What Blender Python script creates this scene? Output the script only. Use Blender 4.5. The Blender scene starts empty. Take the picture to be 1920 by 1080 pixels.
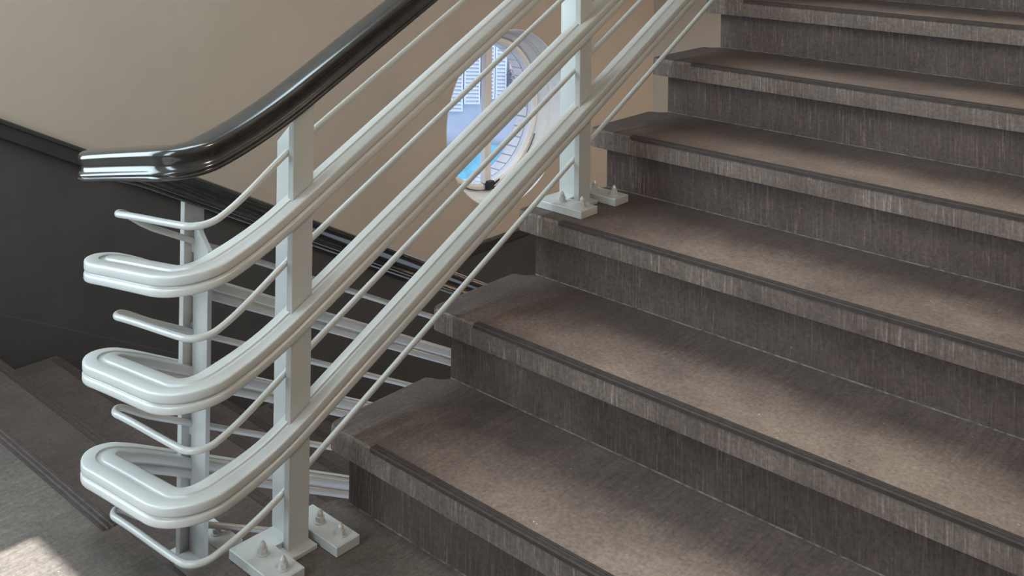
import bpy, bmesh, math, random
from mathutils import Vector, Matrix
random.seed(7)
S = bpy.context.scene
C = S.collection

# ------------------------------------------------------------------ camera
R, T = 0.16, 0.3031            # riser and going of the climbing flight
M = R / T
cam_d = bpy.data.cameras.new('camera'); cam = bpy.data.objects.new('camera', cam_d); C.objects.link(cam)
cp = Vector((1.7896, -1.4299, 1.3257))
fw = Vector((-0.6657, 0.7462, 0.0111)).normalized()
rt = Vector((0.7463, 0.6656, 0.0113)); rt = (rt - fw * rt.dot(fw)).normalized()
up = rt.cross(fw)
cam.matrix_world = Matrix(((rt.x, up.x, -fw.x, cp.x), (rt.y, up.y, -fw.y, cp.y), (rt.z, up.z, -fw.z, cp.z), (0, 0, 0, 1)))
cam_d.sensor_width = 36; cam_d.lens = 36 * 1964.78 / 1920
cam_d.shift_y = -(540 + 244.4) / 1920
cam_d.clip_start = 0.02; cam_d.clip_end = 200
S.camera = cam

# ------------------------------------------------------------------ light
S.view_settings.view_transform = 'Standard'; S.view_settings.look = 'None'
S.view_settings.gamma = 1; S.view_settings.use_curve_mapping = False
S.view_settings.exposure = 0.30
w = bpy.data.worlds.new('sky'); S.world = w; w.use_nodes = True
w.node_tree.nodes['Background'].inputs[0].default_value = (0.72, 0.84, 1.0, 1)
w.node_tree.nodes['Background'].inputs[1].default_value = 1.5

def light(name, kind, loc, rot, energy, color, **kw):
    d = bpy.data.lights.new(name, kind); d.energy = energy; d.color = color
    for k, v in kw.items(): setattr(d, k, v)
    o = bpy.data.objects.new(name, d); C.objects.link(o); o.location = loc; o.rotation_euler = rot
    return o
# daylight in the two landing windows: one behind the viewer, one in the left wall (each lamp fills its opening)
WB = dict(x0=-0.365, x1=0.30, z0=0.55, z1=2.765)          # back wall
WL = dict(y0=-2.25, y1=-0.85, z0=0.20, z1=2.75)           # left wall, beside the landing
light('back_window_daylight', 'AREA', ((WB['x0'] + WB['x1']) / 2, -2.76, (WB['z0'] + WB['z1']) / 2), (math.radians(90), 0, 0), 42,
      (0.70, 0.90, 1.0), shape='RECTANGLE', size=WB['x1'] - WB['x0'] - 0.1, size_y=WB['z1'] - WB['z0'] - 0.1)
light('left_window_daylight', 'AREA', (-2.05, (WL['y0'] + WL['y1']) / 2, (WL['z0'] + WL['z1']) / 2), (math.radians(90), 0, math.radians(-90)), 64,
      (0.70, 0.90, 1.0), shape='RECTANGLE', size=WL['y1'] - WL['y0'] - 0.1, size_y=WL['z1'] - WL['z0'] - 0.1)
# added cool overhead fill under the closed ceiling, no rooflight opening there
light('overhead_fill', 'AREA', (-0.85, -0.85, 3.58), (0, 0, 0), 86, (0.68, 0.89, 1.0), shape='RECTANGLE', size=1.7, size_y=1.7)
# the sun, high and straight behind the landing windows
light('sun', 'SUN', (0, -6, 8), (math.radians(40), 0, 0), 22.0, (0.90, 1.0, 1.0), angle=math.radians(0.35))

# ------------------------------------------------------------------ materials
def mat(name):
    m = bpy.data.materials.new(name); m.use_nodes = True
    nt = m.node_tree; b = nt.nodes['Principled BSDF']
    return m, nt, b
def N(nt, t, **kw):
    n = nt.nodes.new(t)
    for k, v in kw.items():
        if k in n.inputs: n.inputs[k].default_value = v
        else: setattr(n, k, v)
    return n
def noise(nt, vec, scale, detail=4, rough=0.6):
    n = N(nt, 'ShaderNodeTexNoise'); n.inputs['Scale'].default_value = scale
    n.inputs['Detail'].default_value = detail; n.inputs['Roughness'].default_value = rough
    if vec is not None: nt.links.new(vec, n.inputs['Vector'])
    return n.outputs['Fac']
def ramp(nt, fac, stops):
    r = N(nt, 'ShaderNodeValToRGB'); e = r.color_ramp.elements
    while len(e) < len(stops): e.new(0.5)
    for el, (p, c) in zip(e, stops):
        el.position = p; el.color = (*c, 1) if len(c) == 3 else c
    nt.links.new(fac, r.inputs[0]); return r.outputs[0]
def g(v): return (v, v, v)
def mix(nt, a, b, fac, mode='MIX'):
    n = N(nt, 'ShaderNodeMix', data_type='RGBA', blend_type=mode)
    for i, v in ((0, fac), (6, a), (7, b)):
        if hasattr(v, 'links') or hasattr(v, 'is_linked'): nt.links.new(v, n.inputs[i])
        elif i == 0: n.inputs[0].default_value = v
        else: n.inputs[i].default_value = (*v, 1)
    return n.outputs[2]
def bump(nt, b, h, strength, dist=0.002, prev=None):
    n = N(nt, 'ShaderNodeBump'); n.inputs['Strength'].default_value = strength; n.inputs['Distance'].default_value = dist
    nt.links.new(h, n.inputs['Height'])
    if prev is not None: nt.links.new(prev, n.inputs['Normal'])
    nt.links.new(n.outputs[0], b.inputs['Normal']); return n.outputs[0]
def objvec(nt, scale=(1, 1, 1), rand=True):
    tc = N(nt, 'ShaderNodeTexCoord'); mp = N(nt, 'ShaderNodeMapping'); mp.inputs['Scale'].default_value = scale
    v = tc.outputs['Object']
    if rand:
        oi = N(nt, 'ShaderNodeObjectInfo'); ad = N(nt, 'ShaderNodeVectorMath', operation='ADD')
        ml = N(nt, 'ShaderNodeMath', operation='MULTIPLY'); ml.inputs[1].default_value = 37.0
        nt.links.new(oi.outputs['Random'], ml.inputs[0])
        nt.links.new(v, ad.inputs[0]); nt.links.new(ml.outputs[0], ad.inputs[1]); v = ad.outputs[0]
    nt.links.new(v, mp.inputs['Vector']); return mp.outputs[0]
def simple(name, col, rough=0.5, nscale=30, var=0.12, bstr=0.0, spec=0.5, coat=0.0):
    m, nt, b = mat(name)
    v = objvec(nt, rand=False)
    f = noise(nt, v, nscale, 4)
    c = ramp(nt, f, [(0.3, tuple(x * (1 - var) for x in col)), (0.7, tuple(min(1, x * (1 + var)) for x in col))])
    nt.links.new(c, b.inputs['Base Color']); b.inputs['Roughness'].default_value = rough
    b.inputs['Specular IOR Level'].default_value = spec; b.inputs['Coat Weight'].default_value = coat
    b.inputs['Coat Roughness'].default_value = 0.12
    if bstr: bump(nt, b, noise(nt, v, nscale * 6, 3), bstr)
    return m

WALL = simple('beige_plaster', (0.415, 0.352, 0.298), 0.75, 3, 0.04, 0.12, 0.25)
CEIL = simple('white_ceiling_paint', (0.62, 0.60, 0.56), 0.8, 4, 0.04)
DADO = simple('charcoal_dado_paint', (0.062, 0.060, 0.060), 0.5, 6, 0.10, 0.05, 0.3)
CAP = simple('black_dado_cap', (0.034, 0.034, 0.035), 0.38, 10, 0.1, 0.0, 0.4)
WOOD = simple('black_varnished_wood', (0.026, 0.023, 0.022), 0.17, 25, 0.25, 0.015, 0.5, 0.3)
WHITE = simple('white_gloss_paint', (0.465, 0.46, 0.445), 0.30, 9, 0.05, 0.03, 0.5)
WPAINT = simple('white_window_paint', (0.80, 0.80, 0.81), 0.4, 9, 0.04)
BLACKM = simple('black_iron', (0.02, 0.02, 0.02), 0.5)
STRIP = simple('dark_nosing_strip', (0.050, 0.036, 0.032), 0.6, 60, 0.25, 0.0, 0.25)
JOINT = simple('pale_mortar', (0.10, 0.088, 0.078), 0.9, 60, 0.7)

def stone(name, base, light_c, dark_c, comb_axis=None):
    """speckled terrazzo-like stone; comb_axis 'X' gives fine vertical tooling, 'T' tread surface"""
    m, nt, b = mat(name)
    v = objvec(nt)
    big = noise(nt, v, 5, 5, 0.65); fine = noise(nt, v, 120, 5, 0.75)
    c = ramp(nt, big, [(0.32, dark_c), (0.52, base), (0.72, light_c)])
    sp = ramp(nt, fine, [(0.34, g(0.58)), (0.5, g(0.95)), (0.6, g(1.12)), (0.70, g(1.55))])
    c = mix(nt, c, sp, 0.8, 'MULTIPLY')
    # pale chips
    vo = N(nt, 'ShaderNodeTexVoronoi'); vo.inputs['Scale'].default_value = 55; nt.links.new(v, vo.inputs['Vector'])
    ch = ramp(nt, vo.outputs['Distance'], [(0.07, g(1)), (0.12, g(0))])
    sel = ramp(nt, noise(nt, v, 23, 2), [(0.60, g(0)), (0.66, g(0.7))])
    chf = mix(nt, g(0), sel, ch)
    c = mix(nt, c, (0.24, 0.215, 0.19), chf)
    h = fine
    if comb_axis == 'X':
        # vertical comb tooling, lines about 4 mm apart, wobbling and worn
        v2 = objvec(nt, (1, 1, 0.06)); li = noise(nt, v2, 230, 1, 0.5)
        lf = ramp(nt, li, [(0.30, g(0.74)), (0.50, g(0.95)), (0.62, g(1.12)), (0.72, g(1.9))])
        pm = ramp(nt, noise(nt, v, 9, 3), [(0.35, g(0.25)), (0.65, g(1.0))])
        c2 = mix(nt, c, lf, 1.0, 'MULTIPLY'); c = mix(nt, c, c2, pm)
        bump(nt, b, li, 0.5, 0.003)
    else:
        # tread: walked-on paler middle, darker towards the back and the railing end, brushed lines
        tc = N(nt, 'ShaderNodeTexCoord'); sx = N(nt, 'ShaderNodeSeparateXYZ'); nt.links.new(tc.outputs['Object'], sx.inputs[0])
        wob = noise(nt, v, 3.5, 4)
        ax = N(nt, 'ShaderNodeMath', operation='MULTIPLY_ADD'); ax.inputs[1].default_value = 0.55
        nt.links.new(wob, ax.inputs[0]); nt.links.new(sx.outputs['X'], ax.inputs[2])
        wx = ramp(nt, ax.outputs[0], [(0.36, g(0)), (0.75, g(1))])
        ay = N(nt, 'ShaderNodeMath', operation='MULTIPLY_ADD'); ay.inputs[1].default_value = 0.16
        nt.links.new(wob, ay.inputs[0]); nt.links.new(sx.outputs['Y'], ay.inputs[2])
        wy = ramp(nt, ay.outputs[0], [(0.16, g(1)), (0.30, g(0.0))])
        wear = mix(nt, wx, wy, 1.0, 'MULTIPLY')
        if comb_axis == 'F': wear = ramp(nt, wob, [(0.35, g(0.02)), (0.75, g(0.22))])
        c = mix(nt, c, mix(nt, c, (3.0, 2.95, 2.75), 1.0, 'MULTIPLY'), wear)
        v2 = objvec(nt, (1, 0.05, 1)); li = noise(nt, v2, 190, 2, 0.5)
        lf = ramp(nt, li, [(0.35, g(0.84)), (0.65, g(1.12))])
        inv = ramp(nt, wear, [(0.2, g(0.9)), (0.7, g(0.15))])
        c = mix(nt, c, mix(nt, c, lf, 1.0, 'MULTIPLY'), inv)
        # small dark pits
        v3 = N(nt, 'ShaderNodeTexVoronoi'); v3.inputs['Scale'].default_value = 38; nt.links.new(v, v3.inputs['Vector'])
        pit = ramp(nt, v3.outputs['Distance'], [(0.05, g(1)), (0.11, g(0))])
        ps = ramp(nt, noise(nt, v, 17, 2), [(0.58, g(0)), (0.62, g(1))])
        c = mix(nt, c, (0.03, 0.025, 0.022), mix(nt, g(0), ps, pit))
        bump(nt, b, fine, 0.25, 0.002)
    nt.links.new(c, b.inputs['Base Color'])
    b.inputs['Roughness'].default_value = 0.62; b.inputs['Specular IOR Level'].default_value = 0.35
    return m
TREAD = stone('worn_brown_stone_tread', (0.083, 0.060, 0.052), (0.102, 0.075, 0.064), (0.061, 0.045, 0.040))
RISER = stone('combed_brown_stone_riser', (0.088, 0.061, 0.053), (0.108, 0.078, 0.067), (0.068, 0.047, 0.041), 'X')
NOSE = stone('combed_chipped_stone_nosing', (0.146, 0.107, 0.090), (0.190, 0.144, 0.121), (0.105, 0.076, 0.064), 'X')
FLOORM = stone('worn_brown_stone_floor', (0.085, 0.066, 0.057), (0.104, 0.083, 0.072), (0.070, 0.055, 0.048), 'F')

# ------------------------------------------------------------------ mesh helpers
def link(name, me, material=None, parent=None, smooth=None):
    o = bpy.data.objects.new(name, me); C.objects.link(o)
    if material: 
        if not me.materials: me.materials.append(material)
    if parent: o.parent = parent
    if smooth is not None and len(me.polygons):
        me.polygons.foreach_set('use_smooth', [True] * len(me.polygons))
        me.set_sharp_from_angle(angle=math.radians(smooth))
    return o
def mesh(name, vs, fs):
    me = bpy.data.meshes.new(name); me.from_pydata([tuple(v) for v in vs], [], fs)
    bm = bmesh.new(); bm.from_mesh(me); bmesh.ops.recalc_face_normals(bm, faces=bm.faces); bm.to_mesh(me); bm.free()
    return me
def box_me(name, x0, x1, y0, y1, z0, z1, bevel=0.0, seg=2):
    vs = [(x, y, z) for x in (x0, x1) for y in (y0, y1) for z in (z0, z1)]
    fs = [(0, 1, 3, 2), (4, 6, 7, 5), (0, 4, 5, 1), (2, 3, 7, 6), (0, 2, 6, 4), (1, 5, 7, 3)]
    me = mesh(name, vs, fs)
    if bevel:
        bm = bmesh.new(); bm.from_mesh(me)
        bmesh.ops.bevel(bm, geom=list(bm.edges), offset=bevel, segments=seg, affect='EDGES', profile=0.5)
        bm.to_mesh(me); bm.free()
    return me
def prism_me(name, poly, axis, a, b, bevel=0.0):
    """poly of 2D points extruded along axis ('X': poly is (y,z); 'Z': (x,y); 'Y': (x,z))"""
    f = {'X': lambda p, t: (t, p[0], p[1]), 'Y': lambda p, t: (p[0], t, p[1]), 'Z': lambda p, t: (p[0], p[1], t)}[axis]
    n = len(poly); vs = [f(p, a) for p in poly] + [f(p, b) for p in poly]
    fs = [tuple(range(n)), tuple(range(2 * n - 1, n - 1, -1))] + [(i, (i + 1) % n, n + (i + 1) % n, n + i) for i in range(n)]
    me = mesh(name, vs, fs)
    if bevel:
        bm = bmesh.new(); bm.from_mesh(me)
        bmesh.ops.bevel(bm, geom=list(bm.edges), offset=bevel, segments=2, affect='EDGES', profile=0.5)
        bm.to_mesh(me); bm.free()
    return me
def sweep_me(name, pts, prof, closed=False, widen=None):
    """profile (u to the right of travel seen from above -> horizontal, v up) swept on a path"""
    n = len(pts); k = len(prof); vs = []
    for i, p in enumerate(pts):
        a = pts[i - 1] if (i or closed) else pts[0]; b = pts[(i + 1) % n] if (i < n - 1 or closed) else pts[-1]
        t = (b - a).normalized()
        s = Vector((t.y, -t.x, 0)).normalized(); u = s.cross(t).normalized()
        k_ = widen(p) if widen else 1.0; h_ = max(q[0] for q in prof) * (k_ - 1)      # widening grows towards the well
        vs += [p + s * (q[0] * k_ + h_) + u * q[1] for q in prof]
    fs = []
    for i in range(n if closed else n - 1):
        j = (i + 1) % n
        fs += [(i * k + q, i * k + (q + 1) % k, j * k + (q + 1) % k, j * k + q) for q in range(k)]
    if not closed: fs += [tuple(range(k)), tuple(range(n * k - 1, (n - 1) * k - 1, -1))]
    return mesh(name, vs, fs)
def tag(o, label=None, cat=None, group=None, kind=None):
    for k, v in (('label', label), ('category', cat), ('group', group), ('kind', kind)):
        if v: o[k] = v
    return o
def empty(name, loc=(0, 0, 0)):
    o = bpy.data.objects.new(name, None); C.objects.link(o); o.location = loc; o.empty_display_size = 0.1
    return o

# ------------------------------------------------------------------ room shell
XL, XR, YF, YB, ZL, ZU, ZC = -1.8, 2.05, 3.9, -2.6, -1.28, 1.28, 3.6
WY, WZ, WR = 2.59, 0.115, 0.45        # round window centre and reveal radius
# landing floor
me = prism_me('floor', [(XL, YB), (XR, YB), (XR, 0.06), (0.05, 0.06), (0.045, 0.035), (0.02, 0.012), (0.012, -0.01), (0.008, -0.335), (0.0, -0.345), (XL, -0.345)], 'Z', -0.05, 0)
tag(link('floor', me, FLOORM), 'worn brown stone landing floor between the two flights', 'floor', kind='structure')
fl = bpy.data.objects['floor']
# nosing strip let into the landing edge above the descending flight, with its three ribs
def ribbed_strip(name, x0, x1, sgn=1, wide=1.0):
    # profile (y,z): ribs on the top, folded over the front edge
    pr = [(0.017, 0.0000), (0.017, 0.0012), (0.0145, 0.0012), (0.0135, 0.0002), (0.0115, 0.0002), (0.0105, 0.0014), (0.0085, 0.0014), (0.0075, 0.0002), (0.0055, 0.0002), (0.0045, 0.0012),
          (0.0005, 0.0008), (-0.0016, -0.0015), (-0.0018, -0.0085), (0.0005, -0.0085), (0.003, -0.003)]
    return prism_me(name, [(sgn * y * (wide if y > 0 else 1), z) for y, z in pr], 'X', x0, x1)
o = link('nosing_strip', ribbed_strip('landing_nosing_strip', -1.78, -0.24, -1, 1.9), STRIP, fl); o.location = (0, -0.345, 0)
tag(link('wall_right', box_me('wall_right', XR, XR + 0.2, YB - 0.2, YF + 0.2, ZL - 0.3, ZC), WALL), 'beige plaster wall beside the climbing flight', 'wall', kind='structure')
tag(link('wall_far', box_me('wall_far', XL - 0.2, XR, YF, YF + 0.2, ZL - 0.3, ZC), WALL), 'beige plaster end wall beyond the lower landing', 'wall', kind='structure')
tag(link('ceiling', prism_me('ceiling', [(XL - 0.2, YB - 0.2), (XR + 0.2, YB - 0.2), (XR + 0.2, YF + 0.2), (XL - 0.2, YF + 0.2)], 'Z', ZC, ZC + 0.2), CEIL), 'white painted stairwell ceiling', 'ceiling', kind='structure')
# back wall with one tall window opening: piers, apron and lintel in one mesh
def back_wall():
    vs, fs = [], []
    def bx(x0, x1, z0, z1):
        b = len(vs)
        vs.extend([(x, y, z) for x in (x0, x1) for y in (YB - 0.2, YB) for z in (z0, z1)])
        fs.extend([tuple(b + i for i in f) for f in ((0, 1, 3, 2), (4, 6, 7, 5), (0, 4, 5, 1), (2, 3, 7, 6), (0, 2, 6, 4), (1, 5, 7, 3))])
    bx(XL - 0.2, XR, ZL - 0.3, WB['z0']); bx(XL - 0.2, XR, WB['z1'], ZC)
    bx(XL - 0.2, WB['x0'], WB['z0'], WB['z1']); bx(WB['x1'], XR, WB['z0'], WB['z1'])
    return mesh('wall_back', vs, fs)
tag(link('wall_back', back_wall(), WALL), 'beige plaster wall behind the landing', 'wall', kind='structure')
for n, (loc, rz_, hw, hh, lab) in enumerate((((XL - 0.05, (WL['y0'] + WL['y1']) / 2, WL['z0']), math.radians(-90), (WL['y1'] - WL['y0']) / 2, WL['z1'] - WL['z0'], 'wide landing window reaching nearly to the floor beside the dado'),
        (((WB['x0'] + WB['x1']) / 2, YB - 0.05, WB['z0']), 0.0, (WB['x1'] - WB['x0']) / 2, WB['z1'] - WB['z0'], 'tall narrow landing window opposite the climbing flight'))):
    w2 = tag(empty('window_%d' % (n + 2), loc), lab, 'window', kind='structure'); w2.rotation_euler = (0, 0, rz_)
    for nm, a in (('frame', (-hw, -hw + 0.045, -0.03, 0.03, 0, hh)), ('frame', (hw - 0.045, hw, -0.03, 0.03, 0, hh)), ('frame', (-hw + 0.045, hw - 0.045, -0.03, 0.03, hh - 0.045, hh)), ('window_sill', (-hw + 0.045, hw - 0.045, -0.05, 0.09, 0, 0.045)), ('mullion', (0.08, 0.11, -0.025, 0.025, 0.045, hh - 0.045))):
        link(nm, box_me(nm, *a, bevel=0.004), WPAINT, w2)
# left wall: upper beige plaster with the round opening
def left_wall():
    n = 72; x0, x1 = XL - 0.27, XL
    circ = [(WY + WR * math.cos(2 * math.pi * i / n), WZ + WR * math.sin(2 * math.pi * i / n)) for i in range(n)]
    a = 0.62
    sq = []
    for i in range(n):
        c, s = math.cos(2 * math.pi * i / n), math.sin(2 * math.pi * i / n); k = a / max(abs(c), abs(s))
        sq.append((WY + k * c, WZ + k * s))
    vs, fs = [], []
    vs += [(x1, *p) for p in circ] + [(x1, *p) for p in sq]
    fs += [(i, (i + 1) % n, n + (i + 1) % n, n + i) for i in range(n)]
    def quad(x, ya, yb, za, zb):
        b = len(vs); vs.extend([(x, ya, za), (x, yb, za), (x, yb, zb), (x, ya, zb)]); fs.append((b, b + 1, b + 2, b + 3))
    y0, y1, z0, z1 = YB - 0.2, YF, ZL - 0.3, ZC
    def holed(x):
        quad(x, y0, WL['y0'], z0, z1); quad(x, WL['y1'], WY - a, z0, z1); quad(x, WL['y0'], WL['y1'], z0, WL['z0']); quad(x, WL['y0'], WL['y1'], WL['z1'], z1)
    hp = [(WL['y0'], WL['z0']), (WL['y1'], WL['z0']), (WL['y1'], WL['z1']), (WL['y0'], WL['z1'])]
    for i in range(4):
        p, q2 = hp[i], hp[(i + 1) % 4]; b = len(vs)
        vs.extend([(x0, *p), (x1, *p), (x1, *q2), (x0, *q2)]); fs.append((b, b + 1, b + 2, b + 3))
    holed(x1); quad(x1, WY + a, y1, z0, z1); quad(x1, WY - a, WY + a, z0, WZ - a); quad(x1, WY - a, WY + a, WZ + a, z1)

    b = len(vs); vs.extend([(x0, WY + WR * math.cos(2 * math.pi * i / n), WZ + WR * math.sin(2 * math.pi * i / n)) for i in range(n)]); vs.extend([(x0, *p) for p in sq])
    fs.extend([(b + i, b + n + i, b + n + (i + 1) % n, b + (i + 1) % n) for i in range(n)])
    fs.extend([(i, b + i, b + (i + 1) % n, (i + 1) % n) for i in range(n)])
    holed(x0); quad(x0, WY + a, y1, z0, z1); quad(x0, WY - a, WY + a, z0, WZ - a); quad(x0, WY - a, WY + a, WZ + a, z1)
    return mesh('wall_left', vs, fs)
tag(link('wall_left', left_wall(), WALL), 'beige plaster wall pierced by the round window', 'wall', kind='structure')

# dado on the left wall: landing level, raking with the descending flight, then level again
HD = 0.545                                   # raking cap top: z = HD - M*y
YK = (HD + 0.465) / M                        # kink to the lower level part
Y0 = -0.50
def rake(off): return lambda y: HD - off - M * y
def dado_poly(off, y0, y1):
    f = rake(off); return f(y0), f(y1)
z0a, z1a = dado_poly(0.0, Y0, YK)
dado = prism_me('dado', [(-0.80, ZL - 0.2), (YF, ZL - 0.2), (YF, z1a - 0.02), (YK, z1a - 0.02), (Y0, z0a - 0.02), (-0.80, z0a - 0.02)], 'X', XL, XL + 0.008)
tag(link('trim_1', dado, DADO), 'charcoal painted dado below the beige left wall', 'dado', kind='structure')
# cap: raised board with a small moulding line; profile (out from wall, up)
def cap_me(name, pts, hgt):
    pr = [(0.0, 0.0), (0.022, 0.0), (0.026, -0.004), (0.026, -0.013), (0.020, -0.0155), (0.020, -hgt + 0.003), (0.017, -hgt), (0.0, -hgt)]
    return sweep_me(name, [Vector(p) for p in pts], pr)
capx = XL + 0.008
tag(link('trim_2', cap_me('trim_2', [(capx, -0.80, z0a), (capx, Y0, z0a), (capx, YK, z1a)], 0.058), CAP, smooth=30), 'black moulded dado cap raking down the left wall', 'trim', kind='structure')
tag(link('trim_3', cap_me('trim_3', [(capx, YK, z1a), (capx, YF - 0.03, z1a)], 0.046), CAP, smooth=30), 'black dado cap running level under the round window', 'trim', kind='structure')
tag(link('trim_4', box_me('trim_4', XL + 0.008, XR, YF - 0.008, YF, ZL, z1a - 0.02), DADO), 'charcoal dado on the end wall', 'dado', kind='structure')
tag(link('trim_5', box_me('trim_5', XL + 0.04, XR, YF - 0.03, YF - 0.008, z1a - 0.046, z1a, 0.003), CAP), 'black dado cap on the end wall', 'trim', kind='structure')
HN = -0.345 * M                              # nosing line of the descending flight: z = HN - M*y
sk = prism_me('baseboard_left', [(-0.345, HN + 0.345 * M + 0.085), (YK - 0.1, HN + 0.085 - M * (YK - 0.1)), (YK - 0.1, HN - 0.3 - M * (YK - 0.1)), (-0.345, HN + 0.345 * M - 0.3)], 'X', XL + 0.008, XL + 0.022)
tag(link('baseboard_left', sk, DADO), 'dark raking skirting along the descending flight', 'baseboard', kind='structure')
# lower and upper landings
tag(link('floor', prism_me('floor_lower', [(XL, 1.6), (XR, 1.6), (XR, YF), (XL, YF)], 'Z', ZL - 0.1, ZL), FLOORM), 'brown stone floor of the lower landing', 'floor', kind='structure')

# ------------------------------------------------------------------ flights
def tread_me(name, width, seed, ends=(0,), mirror=False, back=0.345, ovh=0.048):
    """slab whose nosing runs on x from 0 (open end) to width; y back from the nosing; top z=0"""
    rnd = random.Random(seed)
    t = 0.0506
    xs = [0.0, 0.0015, 0.005, 0.010, 0.017, 0.026, 0.036, 0.048, 0.06]
    x = 0.06
    while x < width: x += 0.011; xs.append(min(x, width))
    vs, k = [], None
    chip = 0.0
    for x in xs:
        rc = 0.022
        yf = rc - math.sqrt(max(0, rc * rc - (rc - x) ** 2)) if x < rc else 0.0
        if x < 0.018: yb = 0.292 + 0.6 * x
        elif x < 0.06: yb = 0.303 + (back - 0.303) * ((x - 0.018) / 0.042) ** 2
        else: yb = back
        chip = 0.55 * chip + rnd.random() * 0.0028 + (0.006 if rnd.random() < 0.035 else 0)
        c1 = 0.0035 + chip; c2 = 0.004 + 0.8 * chip * rnd.random()
        e = 0.004 if x < 0.001 else (0.0015 if x < 0.002 else 0.0)
        if x > 0.14: c1 = min(c1, 0.006) ; 
        ring = [(x, yf + e, -t + e), (x, yf + e * 0.5, -t + 0.004 + e), (x, yf, -0.011 - c2), (x, yf + 0.0012, -c2), (x, yf + c1 * 0.7, -0.0008 - e), (x, yf + c1 + 0.004, -e * 0.7), (x, yb - 0.006, -e * 0.7), (x, yb - e, -0.006), (x, yb - e, -t + e)]
        k = len(ring); vs += ring
    n = len(xs)
    fs = [(i * k + q, i * k + (q + 1) % k, (i + 1) * k + (q + 1) % k, (i + 1) * k + q) for i in range(n - 1) for q in range(k)]
    fs += [tuple(range(k)), tuple(range(n * k - 1, (n - 1) * k - 1, -1))]
    if mirror: vs = [(-x, -y if mirror == 2 else y, z) for x, y, z in vs]
    me = mesh(name, vs, fs); me.materials.append(TREAD); me.materials.append(NOSE)
    me.polygons.foreach_set('material_index', [1 if (p.normal.y < -0.75 and mirror != 2) or (p.normal.y > 0.75 and mirror == 2) else 0 for p in me.polygons])
    return me

asc = tag(empty('stone_staircase', (0, 0, 0)), 'broad brown stone flight climbing beside the white railing, worn pale in the middle', 'staircase')
WASC = XR - 0.004
t_me = [tread_me('tread_%d' % i, WASC, 11 + i) for i in range(4)]
n_over, xr = 0.0237, 0.048
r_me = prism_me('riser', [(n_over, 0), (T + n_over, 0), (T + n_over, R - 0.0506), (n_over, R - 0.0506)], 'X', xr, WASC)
s_me = ribbed_strip('nosing_strip', 0.142, WASC - 0.02)
j_me = prism_me('mortar_joint', [(n_over - 0.0025, 0), (n_over, 0), (n_over, 0.0018)], 'X', xr, WASC)
for i in range(8):
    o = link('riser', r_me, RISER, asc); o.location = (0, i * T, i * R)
    q = link('mortar_joint', j_me, JOINT, o)
    if i < 7:
        tr = link('tread', t_me[i % 4], TREAD, asc, smooth=28 if i < 4 else None); tr.location = (0, i * T, (i + 1) * R)
        link('nosing_strip', s_me, STRIP, tr)
# soffit slab under the climbing flight
link('soffit', prism_me('soffit', [(0.10, -0.05), (0.10, 0.0), (0.35, 0.0), (7 * T + 0.3, 7 * R - 0.05), (7 * T + 0.3, 7 * R - 0.22)], 'X', 0.07, WASC), CEIL, asc)
tag(link('floor', prism_me('floor_upper', [(0.0, 7 * T), (XR, 7 * T), (XR, YF), (XL, YF), (XL, 7 * T + 0.6), (0.0, 7 * T + 0.6)], 'Z', ZU - 0.05, ZU), FLOORM), 'brown stone floor of the upper landing', 'floor', kind='structure')

lp = tag(empty('ceiling_fill_lamp', (0.55, 3.35, ZU - 0.05)), 'added unseen lamp under the upper landing, warming the lower walls', 'lamp')  # lamp added out of view to brighten the wall near the round window
OPAL, nt, b = mat('warm_fill_glow'); b.inputs['Base Color'].default_value = (0.9, 0.8, 0.65, 1); b.inputs['Emission Color'].default_value = (1.0, 0.84, 0.66, 1); b.inputs['Emission Strength'].default_value = 175
def disc_me(name, prof, n=40):
    k = len(prof); vs = [(r * math.cos(2 * math.pi * i / n), r * math.sin(2 * math.pi * i / n), z) for i in range(n) for r, z in prof]
    fs = [(i * k + q, i * k + q + 1, ((i + 1) % n) * k + q + 1, ((i + 1) % n) * k + q) for i in range(n) for q in range(k - 1)]
    fs += [tuple(i * k for i in range(n)), tuple(i * k + k - 1 for i in range(n))]
    return mesh(name, vs, fs)
LB = disc_me('lamp_base', [(0.16, 0.0), (0.17, -0.02), (0.16, -0.03)])
LS = disc_me('shade', [(0.15, -0.03), (0.14, -0.06), (0.09, -0.085), (0.02, -0.095)])
link('lamp_base', LB, WPAINT, lp, 40); link('shade', LS, OPAL, lp, 60)
OPAL2 = OPAL.copy(); OPAL2.name = 'warm_fill_glow_large'; OPAL2.node_tree.nodes['Principled BSDF'].inputs['Emission Strength'].default_value = 27
l2 = tag(empty('wall_fill_lamp', (XR, -0.2, 2.3)), 'added unseen fill lamp on the wall beside the climbing flight', 'lamp'); l2.scale = (1.7, 1.7, 1.7); l2.rotation_euler = (0, math.radians(90), 0)  # added fill for the treads and the railing's stair-facing sides
link('lamp_base', LB.copy(), WPAINT, l2, 40); m2 = LS.copy(); m2.materials.clear(); link('shade', m2, OPAL2, l2, 60)

TD = 0.295
desc = tag(empty('stone_staircase', (0, 0, 0)), 'shadowed brown stone flight descending along the charcoal dado', 'staircase')
XE = -0.18
WD = XE - (XL + 0.03)
td_me = [tread_me('tread_down_%d' % i, WD, 31 + i, mirror=2, back=0.335) for i in range(3)]
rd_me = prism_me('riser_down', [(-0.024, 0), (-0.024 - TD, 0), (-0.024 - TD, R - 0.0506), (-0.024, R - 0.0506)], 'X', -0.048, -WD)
sd_me = ribbed_strip('nosing_strip_down', -WD + 0.02, -0.07, -1, 1.9)
for kx in range(1, 9):
    yk = -0.345 + TD * kx
    if kx < 8:
        tr = link('tread', td_me[kx % 3], TREAD, desc, smooth=28); tr.location = (XE, yk, -kx * R)
        link('nosing_strip', sd_me, STRIP, tr)
    o = link('riser', rd_me, RISER, desc); o.location = (XE, yk - TD, -kx * R)

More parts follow.
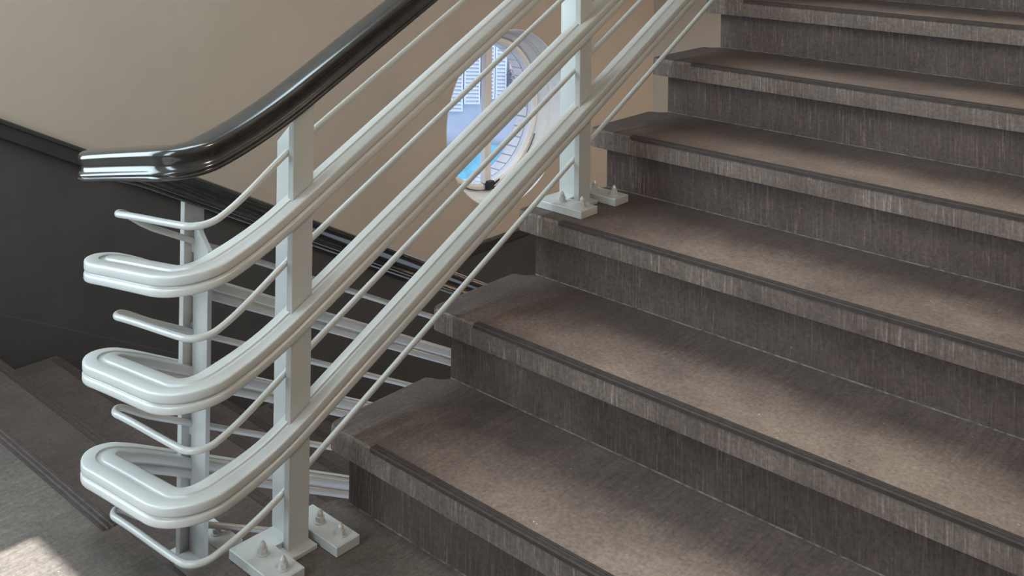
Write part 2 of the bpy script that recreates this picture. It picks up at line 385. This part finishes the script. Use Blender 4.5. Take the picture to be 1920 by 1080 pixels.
# ------------------------------------------------------------------ railing
rail = tag(empty('stair_railing', (0.09, -0.146, 0)), 'white streamlined steel stair railing with black handrail turning round the well', 'railing')
def leg_widen(p):
    # the moulded rails are drawn out wider where they sweep round the well
    t = min(1.0, max(0.0, (-0.20 - p.y) / 0.17)); t = t * t * (3 - 2 * t)
    return 1.0 + 0.24 * t
def rpart(name, me, material, parent=rail, smooth=35):
    o = link(name, me, material, parent, smooth)
    if parent is rail: o.location = -rail.location
    return o
XA, XD = 0.0975, -0.2775
def rail_path(xa, xd, yl, r, ha, hd, z1, z2, yend=3.3, ydn=1.75, ysa=-0.15, ysd=-0.27):
    """plan: down the climbing side, round, across the well, round, down the descending side"""
    pl = []
    y = yend
    for i in range(8): pl.append((xa, yend + (0.0 - yend) * i / 8))
    for i in range(40): pl.append((xa, (yl + r) * i / 40))
    for i in range(17):
        a = math.pi / 2 * i / 16; pl.append((xa - r + r * math.cos(a), yl + r - r * math.sin(a)))
    for i in range(1, 14): pl.append((xa - r + (xd + r - xa + r) * i / 14, yl))
    for i in range(17):
        a = math.pi / 2 * i / 16; pl.append((xd + r - r * math.sin(a), yl + r - r * math.cos(a)))
    yd0 = yl + r
    for i in range(1, 25): pl.append((xd, yd0 + (0.3 - yd0) * i / 24))
    for i in range(1, 8): pl.append((xd, 0.3 + (ydn - 0.3) * i / 7))
    s = [0.0]
    for a, b in zip(pl, pl[1:]): s.append(s[-1] + math.hypot(b[0] - a[0], b[1] - a[1]))
    s1 = yend - ysa
    sc1 = yend - (yl + r) + r * math.pi / 4
    leg = xa - xd - 2 * r
    sc2 = yend - (yl + r) + r * math.pi * 0.75 + leg
    sd = yend - (yl + r) + r * math.pi + leg + (ysd - (yl + r))
    slope_leg = (z2 - z1) / (sc2 - sc1)
    K = [(s1, ha + M * ysa, -M), (sc1, z1, 0.55 * slope_leg + 0.45 * -M * 0.35), (sc2, z2, 0.6 * slope_leg - 0.4 * M * 0.45), (sd, hd - M * ysd, -M)]
    out = []
    for (x, y), q in zip(pl, s):
        if q <= s1: z = ha + M * y
        elif q >= sd: z = hd - M * y
        else:
            for (a, za, ma), (b, zb, mb) in zip(K, K[1:]):
                if a <= q <= b:
                    L = b - a; t = (q - a) / L
                    z = (2 * t**3 - 3 * t**2 + 1) * za + (t**3 - 2 * t**2 + t) * L * ma + (-2 * t**3 + 3 * t**2) * zb + (t**3 - t**2) * L * mb
                    break
        out.append(Vector((x, y, z)))
    return out
def rprof(half, closed_top=()):
    return half + [(-u, v) for u, v in reversed(half)]
# moulded flat rail: two rounded lobes on each side, shallow groove along the top
half = [(-0.0, -0.0195), (0.012, -0.0195), (0.0245, -0.0195), (0.0268, -0.0184), (0.0275, -0.0160), (0.0275, -0.0070), (0.0266, -0.0044), (0.0245, -0.0032), (0.0236, -0.0020),
        (0.0236, -0.0008), (0.0248, 0.0008), (0.0268, 0.0018), (0.0275, 0.0042), (0.0275, 0.0160), (0.0268, 0.0186), (0.0248, 0.0196), (0.0225, 0.0198), (0.0062, 0.0198), (0.0052, 0.0194), (0.0046, 0.0162), (0.0036, 0.0154), (0.0, 0.0153)]
prof_rail = rprof(half)[1:-1] if False else [(u, v) for u, v in half] + [(-u, v) for u, v in reversed(half[1:-1])]
hh_ = [(0.0, -0.029), (0.018, -0.029), (0.0270, -0.0285), (0.0300, -0.0265), (0.0306, -0.0235), (0.0290, -0.0218), (0.0283, -0.0205), (0.0298, -0.0190), (0.0312, -0.0165), (0.0305, -0.0138), (0.0280, -0.0112),
       (0.0255, -0.0075), (0.0246, -0.0030), (0.0250, 0.0020), (0.0268, 0.0065), (0.0292, 0.0105), (0.0308, 0.0150), (0.0308, 0.0195), (0.0290, 0.0240), (0.0250, 0.0270), (0.0190, 0.0285), (0.0095, 0.0294), (0.0, 0.0297)]
prof_hand = hh_ + [(-u, v) for u, v in reversed(hh_[1:-1])]
prof_rod = [(0.0064 * math.cos(2 * math.pi * i / 14), 0.0068 * math.sin(2 * math.pi * i / 14)) for i in range(14)]

tag(rpart('handrail', sweep_me('handrail', rail_path(0.0915, -0.2715, -0.412, 0.055, 0.985, 0.551, 0.812, 0.742), prof_hand), WOOD, smooth=50), 'black varnished moulded handrail')
for ha, hd, z1, z2 in ((0.763, 0.345, 0.590, 0.534), (0.542, 0.146, 0.378, 0.334), (0.327, -0.0525, 0.175, 0.136)):
    rpart('rail', sweep_me('rail', rail_path(XA, XD, -0.407, 0.080, ha, hd, z1, z2), prof_rail, widen=leg_widen), WHITE, smooth=50)
for ha, hd, z1, z2 in ((0.873, 0.441, 0.680, 0.637), (0.655, 0.243, 0.472, 0.430), (0.436, 0.045, 0.264, 0.236), (0.201, -0.172, 0.055, 0.029)):
    rpart('rod', sweep_me('rod', rail_path(0.076, -0.256, -0.365, 0.045, ha, hd, z1, z2), prof_rod), WHITE, smooth=60)

# posts: flat bar on the stair side, thinner web on the well side held off by distance pieces
def bolt_me():
    bm = bmesh.new()
    def cyl(r1, r2, z0, z1, n, rot=0.0):
        a = [bm.verts.new((r1 * math.cos(rot + 2 * math.pi * i / n), r1 * math.sin(rot + 2 * math.pi * i / n), z0)) for i in range(n)]
        b = [bm.verts.new((r2 * math.cos(rot + 2 * math.pi * i / n), r2 * math.sin(rot + 2 * math.pi * i / n), z1)) for i in range(n)]
        for i in range(n): bm.faces.new((a[i], a[(i + 1) % n], b[(i + 1) % n], b[i]))
        bm.faces.new(b); bm.faces.new(a[::-1])
    cyl(0.0125, 0.0125, 0.0, 0.0025, 20); cyl(0.0095, 0.0095, 0.0025, 0.0125, 6, 0.3); cyl(0.0064, 0.0060, 0.0125, 0.0190, 14); cyl(0.0060, 0.0022, 0.0190, 0.0255, 14)
    bmesh.ops.recalc_face_normals(bm, faces=bm.faces)
    me = bpy.data.meshes.new('bolt'); bm.to_mesh(me); bm.free(); me.materials.append(WHITE); return me
BOLT = bolt_me()
def make_post(yc, zb, ztop, mir, rods_h, slope):
    """zb foot height, ztop(y) underside of the handrail, mir=+1 climbing side / -1 descending side"""
    x0 = 0.0915 if mir > 0 else -0.2715
    X = lambda u: u * mir                       # local u: + towards the steps
    hb = 0.0245
    def bx(u0, u1, y0, y1, z0, z1, bev=0.0012):
        a, b = sorted((X(u0), X(u1))); return box_me('p', a, b, y0, y1, z0, z1, bev, 1)
    zt = lambda dy: ztop(yc + dy) - zb
    # flat bar with raked head
    pts = [(-hb, 0.008), (hb, 0.008), (hb, zt(hb)), (-hb, zt(-hb))]
    a, b = sorted((X(-0.0085), X(0.0085)))
    p = link('post', prism_me('post', pts, 'X', a, b, 0.0012), WHITE, rail); p.location = Vector((x0, yc, zb)) - rail.location
    # web: thin bar with chamfered head
    wt = zt(0) - 0.03
    u0, u1 = -0.0155, -0.073
    poly = [(X(u0), 0.018), (X(u1), 0.018), (X(u1), wt - 0.055), (X(u0), wt)]
    link('web', prism_me('web', poly, 'Y', -0.0055, 0.0055, 0.001), WHITE, p)
    # distance pieces at each rail and rod
    for h in rods_h:
        z = h - zb
        if 0.06 < z < wt - 0.03: link('spacer', bx(-0.0085, -0.0157, -0.0055, 0.0055, z - 0.022, z + 0.022, 0), WHITE, p)
    # base plates with four bolts
    if mir > 0: link('base_plate', bx(-0.070, 0.082, -0.108, -0.040, 0.0, 0.020, 0.0015), WHITE, p)
    link('base_plate', bx(-0.070, 0.082, 0.036, 0.095, 0.0, 0.020, 0.0015), WHITE, p)
    link('foot', bx(-0.070, -0.012, -0.040, 0.036, 0.0, 0.019, 0.001), WHITE, p)
    link('foot', bx(-0.012, 0.030, -0.034, 0.030, 0.0, 0.009, 0.001), WHITE, p)
    for u in (-0.009, 0.056):
        for y in ((-0.072, 0.066) if mir > 0 else (0.066,)):
            o = link('bolt', BOLT, None, p); o.location = (X(u), y, 0.020); o.rotation_euler = (0, 0, random.random() * 6)
    return p
hs_a = (0.763, 0.542, 0.327, 0.873, 0.655, 0.436, 0.201)
hs_d = (0.345, 0.146, -0.0525, 0.441, 0.243, 0.045)
for yc, zb in ((-0.146, 0.0), (0.765, 3 * R), (1.674, 6 * R)):
    make_post(yc, zb, lambda y: 0.955 + M * y, 1, [h + M * yc for h in hs_a], M)
for yc, kx in ((-0.164, 1), (0.73, 4)):
    make_post(yc, -kx * R, lambda y: 0.519 - M * y, -1, [h - M * yc for h in hs_d], -M)

# ------------------------------------------------------------------ round window
win = tag(empty('window_1', (XL - 0.15, WY, WZ)), 'round white porthole window with a single mullion', 'window', kind='structure')
def ring_me(name, prof, n=96, cz=0.0):
    """revolve profile (x along wall normal, radius) about the x axis"""
    k = len(prof); vs = []
    for i in range(n):
        a = 2 * math.pi * i / n
        vs += [(x, r * math.cos(a), r * math.sin(a) + cz) for x, r in prof]
    fs = [(i * k + q, i * k + (q + 1) % k, ((i + 1) % n) * k + (q + 1) % k, ((i + 1) % n) * k + q) for i in range(n) for q in range(k)]
    return mesh(name, vs, fs)
# reveal lining: outer splay, small roll, inner splay (x relative to the frame plane, wall face at +0.15)
link('reveal', ring_me('reveal', [(0.1505, 0.449), (0.1505, 0.446), (0.085, 0.430), (0.080, 0.424), (0.068, 0.424), (0.063, 0.417), (0.0, 0.392), (-0.02, 0.392), (-0.02, 0.449)]), WPAINT, win, 25)
link('frame', ring_me('frame', [(0.012, 0.392), (0.014, 0.374), (0.006, 0.362), (-0.02, 0.360), (-0.03, 0.36), (-0.03, 0.392)]), WPAINT, win, 30)
link('mullion', box_me('mullion', -0.028, 0.012, -0.020, 0.020, -0.362, 0.362, 0.003), WPAINT, win)
link('glazing_bead', box_me('glazing_bead', -0.012, 0.018, -0.034, -0.021, -0.358, 0.358, 0.002), WPAINT, win)
glass, nt, b = mat('window_glass')
tr = N(nt, 'ShaderNodeBsdfTransparent'); tr.inputs[0].default_value = (0.93, 0.96, 1, 1)
gl = N(nt, 'ShaderNodeBsdfGlossy'); gl.inputs['Roughness'].default_value = 0.03
mx = N(nt, 'ShaderNodeMixShader'); mx.inputs[0].default_value = 0.05; nt.links.new(tr.outputs[0], mx.inputs[1]); nt.links.new(gl.outputs[0], mx.inputs[2])
nt.links.new(mx.outputs[0], nt.nodes['Material Output'].inputs['Surface'])
for sgn in (-1, 1):
    n = 40; pts = [(sgn * 0.021, -0.36), (sgn * 0.021, 0.36)]
    arc = [(sgn * 0.361 * math.cos(-math.pi / 2 + math.pi * i / n), 0.361 * math.sin(-math.pi / 2 + math.pi * i / n)) for i in range(n, -1, -1)]
    arc = [p for p in arc if abs(p[0]) > 0.03]
    link('pane', prism_me('pane', pts + arc, 'X', -0.012, -0.008), glass, win)
# black catch at the foot of the mullion and the thin black cord lying in the reveal
la = link('latch', box_me('latch', 0.012, 0.040, -0.026, 0.020, -0.392, -0.348, 0.005), BLACKM, win)
link('lever', prism_me('lever', [(0.015, -0.368), (0.050, -0.352), (0.053, -0.345), (0.015, -0.356)], 'X', 0.040, 0.046), BLACKM, la)
cord = [Vector((0.022, 0.394 * math.cos(a), 0.394 * math.sin(a) + 0.003)) for a in [math.pi * (1.14 + 0.72 * i / 50) for i in range(51)]]
link('cord', sweep_me('cord', cord, [(0.0022 * math.cos(2 * math.pi * i / 8), 0.0022 * math.sin(2 * math.pi * i / 8)) for i in range(8)]), BLACKM, win, 60)
# tiled outer reveal beyond the glass
TILE = simple('white_glazed_tile', (0.85, 0.85, 0.87), 0.35, 20, 0.06)
GROUT = simple('grey_tile_grout', (0.50, 0.50, 0.56), 0.9, 50, 0.15)
ot = link('outer_reveal', ring_me('outer_reveal', [(-0.03, 0.40), (-0.03, 0.366), (-0.115, 0.366), (-0.115, 0.44), (-0.10, 0.449), (-0.03, 0.449)]), GROUT, win, 30)
nt_ = 40
def tile_piece(x0, x1):
    vs, da = [], 2 * math.pi / nt_ * 0.84
    for x in (x0, x1):
        for i in range(4):
            a = -da / 2 + da * i / 3
            for r in (0.3665, 0.3605): vs.append((x, r * math.cos(a), r * math.sin(a)))
    fs = []
    for i in range(3):
        a, b2 = i * 2, 8 + i * 2
        fs += [(a + 1, a + 3, b2 + 3, b2 + 1), (a, b2, b2 + 2, a + 2), (a, a + 2, a + 3, a + 1), (b2, b2 + 1, b2 + 3, b2 + 2)]
    fs += [(0, 1, 9, 8), (6, 14, 15, 7)]
    return mesh('tile', vs, fs)
tiles = [tile_piece(-0.108, -0.038)]
for i in range(nt_):
    for tm in tiles:
        o = link('tile', tm, TILE, ot); o.rotation_euler = (2 * math.pi * i / nt_, 0, 0)

# ------------------------------------------------------------------ outside the round window
hd_ = Vector((fw.x, fw.y, 0)).normalized()
d0 = Vector((-0.678, 0.735, 0)).normalized(); side = Vector((d0.y, -d0.x, 0))
DIST = 19.0
base = Vector((cp.x, cp.y, 0)) + d0 * DIST
rz = math.atan2(side.y, side.x)
PX = DIST / 1965.0
def zpx(y): return cp.z - (y + 244) * PX * 0.985
BLUEW = simple('pale_violet_render', (0.56, 0.60, 0.70), 0.9, 2, 0.08)
PINK = simple('pale_pink_render', (0.78, 0.62, 0.56), 0.9, 2, 0.05)
SHUT = simple('white_shutter_paint', (0.86, 0.90, 0.95), 0.6, 8, 0.04)
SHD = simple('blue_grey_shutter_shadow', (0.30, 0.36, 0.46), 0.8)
TEAL = simple('turquoise_canvas', (0.22, 0.56, 0.70), 0.7, 6, 0.2)
bld = tag(empty('shuttered_house', (base.x, base.y, zpx(420))), 'pale violet house with white slatted shutters seen through the round window', 'building'); bld.rotation_euler = (0, 0, rz)
def lz(y): return zpx(y) - zpx(420)
link('wall', box_me('wall', -5, 5, 0, 1.5, -3.0, lz(-60)), BLUEW, bld)
link('pink_pier', box_me('pink_pier', 1.06 * PX * 30, PX * 52, -0.06, -0.001, lz(185), lz(-60), 0.01), PINK, bld)
def shutter(x0, x1, y0, y1):
    """pixel-free sizes in metres: leaf with frame and slats"""
    z0, z1 = lz(y1), lz(y0); wd = (x1 - x0)
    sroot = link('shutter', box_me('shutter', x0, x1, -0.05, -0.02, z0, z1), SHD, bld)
    for a in ((x0, x0 + 0.03, z0, z1), (x1 - 0.03, x1, z0, z1), (x0, x1, z1 - 0.04, z1)):
        link('shutter_frame', box_me('shutter_frame', a[0], a[1], -0.09, -0.051, a[2], a[3]), SHUT, sroot)
    h = 0.066; n = int((z1 - z0) / h)
    me = prism_me('slat', [(-0.095, 0.0), (-0.052, 0.046), (-0.052, 0.056), (-0.099, 0.010)], 'X', x0 + 0.03, x1 - 0.03)
    for i in range(n):
        o = link('slat', me, SHUT, sroot); o.location = (0, 0, z0 + h * i)
for x0, x1, y0, y1 in ((-105, -54, 60, 192), (-52, -22, 60, 178), (-20, 5, 60, 168), (6, 27, 60, 172), (53, 95, 60, 176)):
    shutter(x0 * PX, x1 * PX, y0, y1)
# foliage seen between the shutters
LEAF = simple('dusty_creeper_leaf', (0.20, 0.21, 0.30), 0.8, 40, 0.4)
bm = bmesh.new(); rr = random.Random(3)
for i in range(170):
    x = rr.uniform(28, 40) * PX; z = lz(rr.uniform(112, 166)); y = -0.08 - rr.random() * 0.08
    v = [bm.verts.new((x + rr.uniform(-.035, .035), y + rr.uniform(-.03, .03), z + rr.uniform(-.035, .035))) for _ in range(3)]
    bm.faces.new(v)
me = bpy.data.meshes.new('creeper'); bm.to_mesh(me); bm.free()
cr = link('creeper', me, LEAF, bld); cr['kind'] = 'stuff'
# canvas awning, rippled, in front of the house
aw = tag(empty('canvas_awning', (base.x - d0.x * 1.6, base.y - d0.y * 1.6, zpx(302))), 'rippled turquoise canvas awning below the shutters outside the round window', 'awning'); aw.rotation_euler = (0, 0, rz)
vs, fs = [], []
nu, nv = 60, 14
for i in range(nu + 1):
    for j in range(nv + 1):
        x = -3 + 6 * i / nu; v = j / nv
        vs.append((x, -1.2 + 2.6 * v + 0.0, -0.9 + 1.35 * v + 0.035 * math.sin(v * 21 + 0.9 * math.sin(x * 2.1)) + 0.02 * math.sin(x * 5 + v * 9)))
fs = [(i * (nv + 1) + j, (i + 1) * (nv + 1) + j, (i + 1) * (nv + 1) + j + 1, i * (nv + 1) + j + 1) for i in range(nu) for j in range(nv)]
link('canvas', mesh('canvas', vs, fs), TEAL, aw, 60)
link('valance', box_me('valance', -3, 3, -1.23, -1.19, -1.6, -0.88), TEAL, aw)
for x in (-2.9, 2.9): link('support_pole', box_me('support_pole', x - .03, x + .03, -1.18, -1.12, -4.4, -0.95), SHUT, aw)
gz = zpx(420) - 3.0
tag(link('ground', box_me('ground', -30, 30, -14, 8, -0.3, 0), simple('outside_paving', (0.35, 0.36, 0.40), 0.9), None), 'pale paving far below outside', 'ground', kind='structure')
gd = bpy.data.objects['ground']; gd.location = (base.x, base.y, gz); gd.rotation_euler = (0, 0, rz)

tag(link('sun_blocker', box_me('sun_blocker', -26, -2.4, -9, -5.5, gz, 27.0), PINK), 'unseen tall block added to shade the shuttered house', 'wall', kind='structure')  # added out of view to keep the sun off the shuttered house
